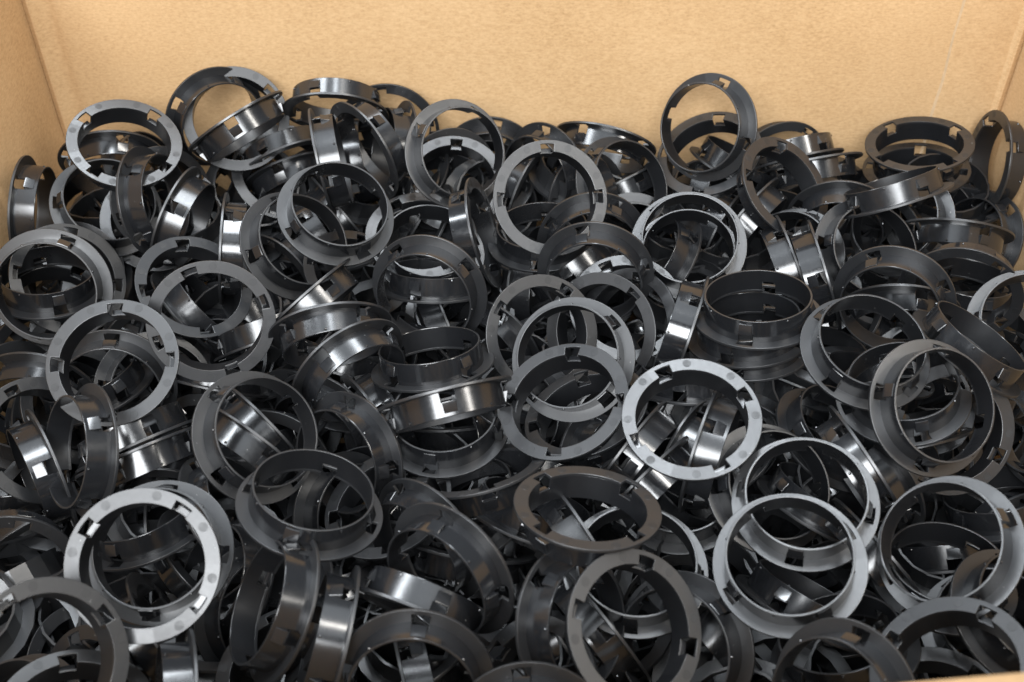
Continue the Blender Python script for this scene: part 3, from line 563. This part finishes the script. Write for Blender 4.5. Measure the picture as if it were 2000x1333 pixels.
(-16.27,94.03,-48.35,0.1264,0.8012,0.5112,0.2841,0,'half-buried black ring tilted with flange towards viewer, centre above mid-heap'),
(42.44,-16.11,-46.55,0.6729,-0.4949,-0.1346,0.5331,0,'half-buried black ring seen side-on, leaning diagonally, centre-right below mid-heap'),
(-86.69,3.60,-50.41,-0.2609,0.5910,0.4394,0.6241,0,'half-buried black ring tilted with flange towards viewer, centre-left below mid-heap, first from left'),
(6.38,-64.00,-32.16,0.9355,-0.3120,0.1319,-0.1003,0,'half-buried black ring tilted with sleeve towards viewer, centre in lower heap, right one'),
(-34.90,-48.95,-50.55,0.7757,-0.3627,0.2190,0.4677,0,'half-buried black ring seen side-on, lying level, centre-left in lower heap'),
(-118.91,150.59,-55.80,0.5970,0.7381,0.2983,0.0990,0,'half-buried black ring tilted with sleeve towards viewer, left in upper heap, third from left'),
(-42.85,36.82,-57.25,-0.0375,0.3732,0.6084,0.6994,0,'half-buried black ring tilted with flange towards viewer, centre-left below mid-heap, third from left'),
(-112.82,-89.80,-60.70,0.0484,0.8105,0.5273,0.2503,0,'half-buried black ring tilted with flange towards viewer, left at heap front'),
(49.59,153.79,-42.80,-0.4082,-0.5835,0.6798,-0.1756,0,'half-buried black ring seen side-on, lying level, centre-right in upper heap, left one'),
(113.17,18.87,-54.72,-0.1445,-0.5525,0.7703,0.2837,0,'half-buried black ring tilted with flange towards viewer, right below mid-heap, second from left'),
(-182.66,146.25,-32.51,0.8514,-0.1087,0.4370,-0.2689,0,'half-buried black ring tilted with sleeve towards viewer, left in upper heap, first from left'),
(20.03,90.83,-44.96,0.7151,0.4017,-0.3938,-0.4149,0,'half-buried black ring tilted with sleeve towards viewer, centre above mid-heap, fourth from left'),
(-75.65,30.38,-50.53,0.9030,-0.3991,0.1263,-0.0963,0,'half-buried black ring seen side-on, lying level, centre-left below mid-heap, left one'),
(167.81,-115.63,-59.34,-0.2358,0.6157,0.3160,0.6823,0,'half-buried black ring tilted with flange towards viewer, far right at heap front'),
(101.84,29.66,-56.09,-0.3056,-0.3018,-0.4245,0.7971,0,'half-buried black ring with sleeve end facing viewer, centre-right below mid-heap, upper one'),
(134.01,156.54,-33.77,0.2329,-0.4152,0.6298,0.6137,0,'half-buried black ring tilted with flange towards viewer, right in upper heap, first from left'),
(49.77,-53.60,-73.47,0.7429,0.5483,-0.3624,0.1272,0,'half-buried black ring tilted with sleeve towards viewer, centre-right in lower heap, second from left'),
(-170.85,3.11,-34.16,0.8693,-0.1995,-0.0656,0.4474,0,'half-buried black ring tilted with sleeve towards viewer, far left below mid-heap'),
(-102.75,-82.76,-43.93,0.8963,0.2030,-0.3368,-0.2048,0,'half-buried black ring tilted with sleeve towards viewer, left at heap front'),
(-63.42,-86.59,-56.51,-0.1522,-0.1344,0.5097,0.8361,0,'half-buried black ring seen side-on, lying level, centre-left at heap front'),
(124.41,-89.61,-61.25,0.2315,0.4065,0.8562,-0.2193,0,'half-buried black ring tilted with flange towards viewer, right at heap front'),
(-30.37,146.16,-32.51,0.5656,-0.7416,-0.3605,0.0117,0,'half-buried black ring with flange facing viewer, centre-left in upper heap, right one'),
(-99.17,114.05,-47.51,0.3117,0.3601,0.4801,0.7366,0,'half-buried black ring seen side-on, leaning diagonally, centre-left in upper heap, first from left'),
(-134.86,143.81,-44.23,0.4114,-0.1216,-0.2848,0.8572,0,'half-buried black ring tilted with sleeve towards viewer, left in upper heap, second from left'),
(125.04,-34.64,-60.56,0.6632,0.6827,0.0580,0.3011,0,'half-buried black ring tilted with sleeve towards viewer, right in lower heap, left one'),
(-42.01,-96.17,-66.44,0.5150,-0.4328,-0.6078,-0.4219,0,'half-buried black ring tilted with flange towards viewer, centre-left at heap front, second from left'),
(-136.05,-61.86,-40.52,0.7950,-0.2263,0.0022,0.5628,0,'half-buried black ring tilted with sleeve towards viewer, left in lower heap, left one'),
(-105.50,-11.28,-49.19,0.2077,-0.0824,0.2743,0.9353,0,'half-buried black ring tilted with sleeve towards viewer, left below mid-heap, third from left'),
(-88.97,52.76,-40.60,0.1550,0.8850,0.2875,0.3318,0,'half-buried black ring tilted with flange towards viewer, centre-left above mid-heap, first from left'),
(-145.75,-129.22,-44.81,0.3082,-0.0959,0.9157,0.2396,0,'half-buried black ring tilted with flange towards viewer, far left at heap front'),
(161.75,7.45,-39.98,0.8429,-0.5351,-0.0413,-0.0379,0,'half-buried black ring tilted with flange towards viewer, right below mid-heap, fifth from left'),
(-103.03,-60.49,-64.46,0.8651,0.4549,-0.2084,0.0343,0,'half-buried black ring tilted with sleeve towards viewer, left in lower heap, right one'),
(-96.57,-24.24,-48.08,0.2317,-0.2116,0.8028,0.5070,0,'half-buried black ring with flange facing viewer, left in lower heap'),
(112.64,-121.05,-29.20,0.8683,-0.0852,-0.2262,-0.4332,0,'half-buried black ring tilted with sleeve towards viewer, right at heap front, left one'),
(-28.93,62.18,-55.54,0.2572,0.7679,-0.0640,-0.5831,0,'half-buried black ring seen side-on, standing upright, centre-left above mid-heap'),
(-117.76,99.32,-64.43,0.8078,-0.3967,-0.0576,0.4321,0,'half-buried black ring seen side-on, lying level, left above mid-heap, second from left'),
(17.80,17.30,-68.72,0.5731,-0.7450,-0.3030,0.1572,0,'half-buried black ring tilted with flange towards viewer, centre below mid-heap'),
(17.97,35.85,-53.49,-0.0739,0.9889,0.1141,0.0600,0,'half-buried black ring with flange facing viewer, centre below mid-heap, upper one'),
(-120.66,-104.68,-40.38,0.5224,0.6722,-0.4608,-0.2507,0,'half-buried black ring seen side-on, leaning diagonally, left at heap front'),
(-149.53,9.04,-38.29,0.9042,0.3280,0.2613,0.0807,0,'half-buried black ring with sleeve end facing viewer, left below mid-heap'),
(-57.38,-8.55,-41.70,0.7342,-0.4922,0.4336,-0.1751,0,'half-buried black ring seen side-on, leaning diagonally, centre-left below mid-heap'),
(-190.11,0.98,-51.27,0.1622,0.7348,-0.4278,-0.5008,0,'half-buried black ring tilted with flange towards viewer, far left below mid-heap, right one'),
(146.95,-21.36,-45.61,0.6397,-0.6691,-0.1476,-0.3483,0,'half-buried black ring tilted with flange towards viewer, right below mid-heap, third from left'),
(194.00,-62.18,-52.27,-0.1645,-0.0811,0.8223,0.5387,0,'half-buried black ring tilted with flange towards viewer, far right in lower heap, third from left'),
(-33.59,-65.23,-60.30,-0.3404,0.8398,0.3478,-0.2406,0,'half-buried black ring with flange facing viewer, centre-left in lower heap, right one'),
(-26.88,3.09,-49.19,-0.1128,-0.3752,0.8683,-0.3043,0,'half-buried black ring seen side-on, lying level, centre-left below mid-heap, right one'),
(-15.23,-67.87,-40.74,0.3638,0.8090,-0.4488,0.1085,0,'half-buried black ring seen side-on, lying level, centre in lower heap'),
(171.29,-62.80,-60.81,0.8994,-0.4138,-0.1105,-0.0869,0,'half-buried black ring seen side-on, lying level, far right in lower heap'),
(-35.96,-127.61,-42.43,0.4866,0.3791,0.5603,0.5527,0,'half-buried black ring seen side-on, standing upright, centre-left at heap front'),
(-207.30,5.92,-41.05,-0.3467,-0.4174,0.6704,0.5062,0,'half-buried black ring tilted with flange towards viewer, far left below mid-heap, left one'),
(142.16,-37.83,-41.19,0.6608,0.5871,-0.4193,-0.2071,0,'half-buried black ring tilted with sleeve towards viewer, right in lower heap, right one'),
(-140.49,141.96,-71.64,0.0625,0.4052,0.6590,0.6306,0,'half-buried black ring tilted with flange towards viewer, left in upper heap, right one'),
(53.16,149.92,-35.86,0.1523,-0.2456,0.8912,-0.3497,0,'half-buried black ring seen side-on, lying level, centre-right in upper heap, right one'),
(-110.96,93.32,-52.55,0.6337,-0.3579,0.6205,0.2921,0,'half-buried black ring tilted with flange towards viewer, left above mid-heap, third from left'),
(-150.62,-63.10,-74.08,-0.0061,-0.0788,0.8169,0.5713,0,'half-buried black ring with flange facing viewer, left at heap front'),
(-1.13,-128.56,-58.32,0.1557,-0.2839,-0.2827,0.9029,0,'half-buried black ring tilted with sleeve towards viewer, centre at heap front'),
(-103.28,32.87,-34.90,0.7582,-0.2146,-0.3551,-0.5030,0,'half-buried black ring seen side-on, lying level, left above mid-heap, third from left'),
(25.81,63.77,-58.85,0.1685,-0.3936,0.6830,-0.5918,0,'half-buried black ring tilted with sleeve towards viewer, centre above mid-heap, fifth from left'),
(-203.09,74.92,-61.63,0.0250,0.3865,0.2474,0.8881,0,'half-buried black ring tilted with sleeve towards viewer, far left above mid-heap'),
(-175.58,43.68,-58.11,0.3998,0.4832,0.7262,0.2816,0,'half-buried black ring seen side-on, standing upright, left below mid-heap'),
(-165.10,-140.05,-43.51,0.3719,-0.1110,-0.1561,0.9083,0,'half-buried black ring tilted with sleeve towards viewer, far left at heap front'),
(-126.54,19.16,-46.23,-0.2238,0.1987,0.3300,0.8953,0,'half-buried black ring seen side-on, lying level, left below mid-heap'),
(151.38,13.49,-30.93,-0.1920,-0.5008,0.8356,-0.1192,0,'half-buried black ring tilted with flange towards viewer, right below mid-heap, fourth from left'),
(64.54,-83.62,-63.92,-0.4130,0.8675,-0.1871,-0.2046,0,'half-buried black ring with flange facing viewer, centre-right at heap front'),
(-115.60,-64.84,-53.27,0.0443,0.8530,0.2905,-0.4312,0,'half-buried black ring tilted with flange towards viewer, left in lower heap, lower one'),
(-121.88,68.85,-57.82,-0.0125,-0.2184,0.3028,0.9276,0,'half-buried black ring seen side-on, lying level, left above mid-heap, first from left'),
(138.83,89.25,-48.28,0.5047,0.8146,-0.0227,0.2849,0,'half-buried black ring tilted with sleeve towards viewer, right above mid-heap, first from left'),
(33.72,-113.66,-59.49,0.7170,0.0665,0.5328,-0.4446,0,'half-buried black ring tilted with sleeve towards viewer, centre-right at heap front'),
(-152.69,107.45,-38.21,-0.1507,0.9422,-0.2793,0.1076,0,'half-buried black ring tilted with flange towards viewer, left in upper heap, left one'),
(-81.47,130.64,-43.40,0.4027,0.8134,-0.2293,-0.3516,0,'half-buried black ring seen side-on, leaning diagonally, centre-left in upper heap, second from left'),
(30.75,79.08,-38.12,0.9082,-0.2804,-0.3105,0.0115,0,'half-buried black ring seen side-on, leaning diagonally, centre above mid-heap'),
(-128.37,31.08,-49.29,0.6192,0.2455,-0.0015,-0.7458,0,'half-buried black ring tilted with sleeve towards viewer, left below mid-heap, second from left'),
(-3.80,-79.30,-51.34,-0.3627,0.7847,0.3370,0.3729,0,'half-buried black ring with flange facing viewer, centre at heap front'),
(160.04,-18.73,-39.72,0.6731,-0.3673,0.1762,0.6172,0,'half-buried black ring seen side-on, lying level, right below mid-heap, right one'),
(78.53,-30.79,-53.89,-0.2263,-0.4310,-0.5482,0.6801,0,'half-buried black ring tilted with sleeve towards viewer, centre-right in lower heap, third from left'),
(-47.27,126.70,-41.66,0.8461,0.0085,-0.5049,-0.1706,0,'half-buried black ring seen side-on, leaning diagonally, centre-left in upper heap, third from left'),
(-38.86,-113.37,-45.13,0.2495,0.9525,0.0018,0.1745,0,'half-buried black ring tilted with flange towards viewer, centre-left at heap front, third from left'),
(128.69,86.43,-33.44,0.3296,-0.1925,-0.2892,0.8778,0,'half-buried black ring with sleeve end facing viewer, right above mid-heap'),
(-54.76,-106.17,-59.56,-0.1096,0.9114,0.2446,-0.3123,0,'half-buried black ring tilted with flange towards viewer, centre-left at heap front, first from left'),
(150.65,57.25,-57.55,-0.1642,0.6419,-0.5944,0.4558,0,'half-buried black ring tilted with flange towards viewer, right above mid-heap'),
(-205.73,30.92,-45.44,-0.4160,-0.1851,0.7830,0.4238,0,'half-buried black ring with flange facing viewer, far left below mid-heap, left one'),
(-143.65,57.60,-41.72,-0.1302,0.4641,0.1687,0.8598,0,'half-buried black ring seen side-on, leaning diagonally, left above mid-heap'),
(-131.25,69.50,-63.57,0.2257,0.1340,0.7888,0.5558,0,'half-buried black ring tilted with flange towards viewer, left above mid-heap, second from left'),
(-177.16,122.08,-56.50,0.0673,-0.4598,0.8853,-0.0162,0,'half-buried black ring tilted with flange towards viewer, left above mid-heap, first from left'),
(-196.31,123.92,-56.04,0.4547,0.2028,0.6432,0.5817,0,'half-buried black ring seen side-on, leaning diagonally, left in upper heap'),
(-51.65,145.94,-34.64,0.2958,-0.0705,0.9521,0.0338,0,'half-buried black ring tilted with flange towards viewer, centre-left in upper heap, first from left'),
(-5.08,51.19,-55.04,-0.2693,0.2033,0.6752,-0.6559,0,'half-buried black ring tilted with sleeve towards viewer, centre above mid-heap, second from left'),
(203.34,126.33,-44.43,0.9476,0.2531,0.1463,-0.1285,0,'half-buried black ring with sleeve end facing viewer, far right in upper heap'),
(64.96,72.62,-70.64,0.0908,-0.0664,0.8068,-0.5800,0,'half-buried black ring tilted with sleeve towards viewer, centre-right above mid-heap'),
]
for (x, y, z, qw, qx, qy, qz, face, label) in RINGS:
    make_ring((x, y, z), (qw, qx, qy, qz), label, GROUPS[0], face, True)

# ------------------------------------------------------------------ the rest of the heap, too deep to tell apart
def buried_rings():
    rnd = random.Random(11)
    verts, faces = [], []
    SG = 20
    prof = [(19.9, 0.0), (25.0, 0.0), (25.0, 1.1), (20.8, 1.1), (20.6, 10.0), (19.7, 10.0)]
    n = len(prof)
    for lay, z in enumerate((-0.050, -0.063, -0.076, -0.089)):
        nx, ny = 13, 10
        for ix in range(nx):
            for iy in range(ny):
                x = XL + 0.030 + (XR - XL - 0.060) * (ix + rnd.uniform(-0.4, 0.4) + 0.5 * (lay % 2) - 0.25) / (nx - 1)
                y = -0.180 + (YB + 0.150) * (iy + rnd.uniform(-0.4, 0.4)) / (ny - 1)
                x = min(max(x, XL + 0.028), XR - 0.028); y = min(max(y, -0.185), YB - 0.029)
                tilt = rnd.gauss(0, 0.30) + (math.pi if rnd.random() < 0.5 else 0.0)
                M = Matrix.Translation((x, y, z + rnd.uniform(-0.003, 0.003) + max(0.0, y - 0.06) * 0.15 - ZB)) @ Matrix.Rotation(rnd.uniform(0, 6.28), 4, 'Z') @ Matrix.Rotation(tilt, 4, 'X')
                b = len(verts)
                for i in range(SG):
                    a = 2 * math.pi * i / SG
                    for (r, h) in prof:
                        verts.append((M @ Vector((r * math.cos(a) * MM, r * math.sin(a) * MM, h * MM)))[:])
                for i in range(SG):
                    j = (i + 1) % SG
                    for k in range(n):
                        l = (k + 1) % n
                        faces.append((b + i * n + k, b + j * n + k, b + j * n + l, b + i * n + l))
    me = bpy.data.meshes.new('buried_rings')
    me.from_pydata(verts, [], faces)
    me.materials.append(MAT_FLANGE)
    o = bpy.data.objects.new('buried_rings', me); COL.objects.link(o)
    o.location = (0, 0, ZB)
    o['kind'] = 'stuff'
    o['label'] = 'mass of black plastic rings deep in the dark gaps of the heap'
    o['category'] = 'rings'
buried_rings()
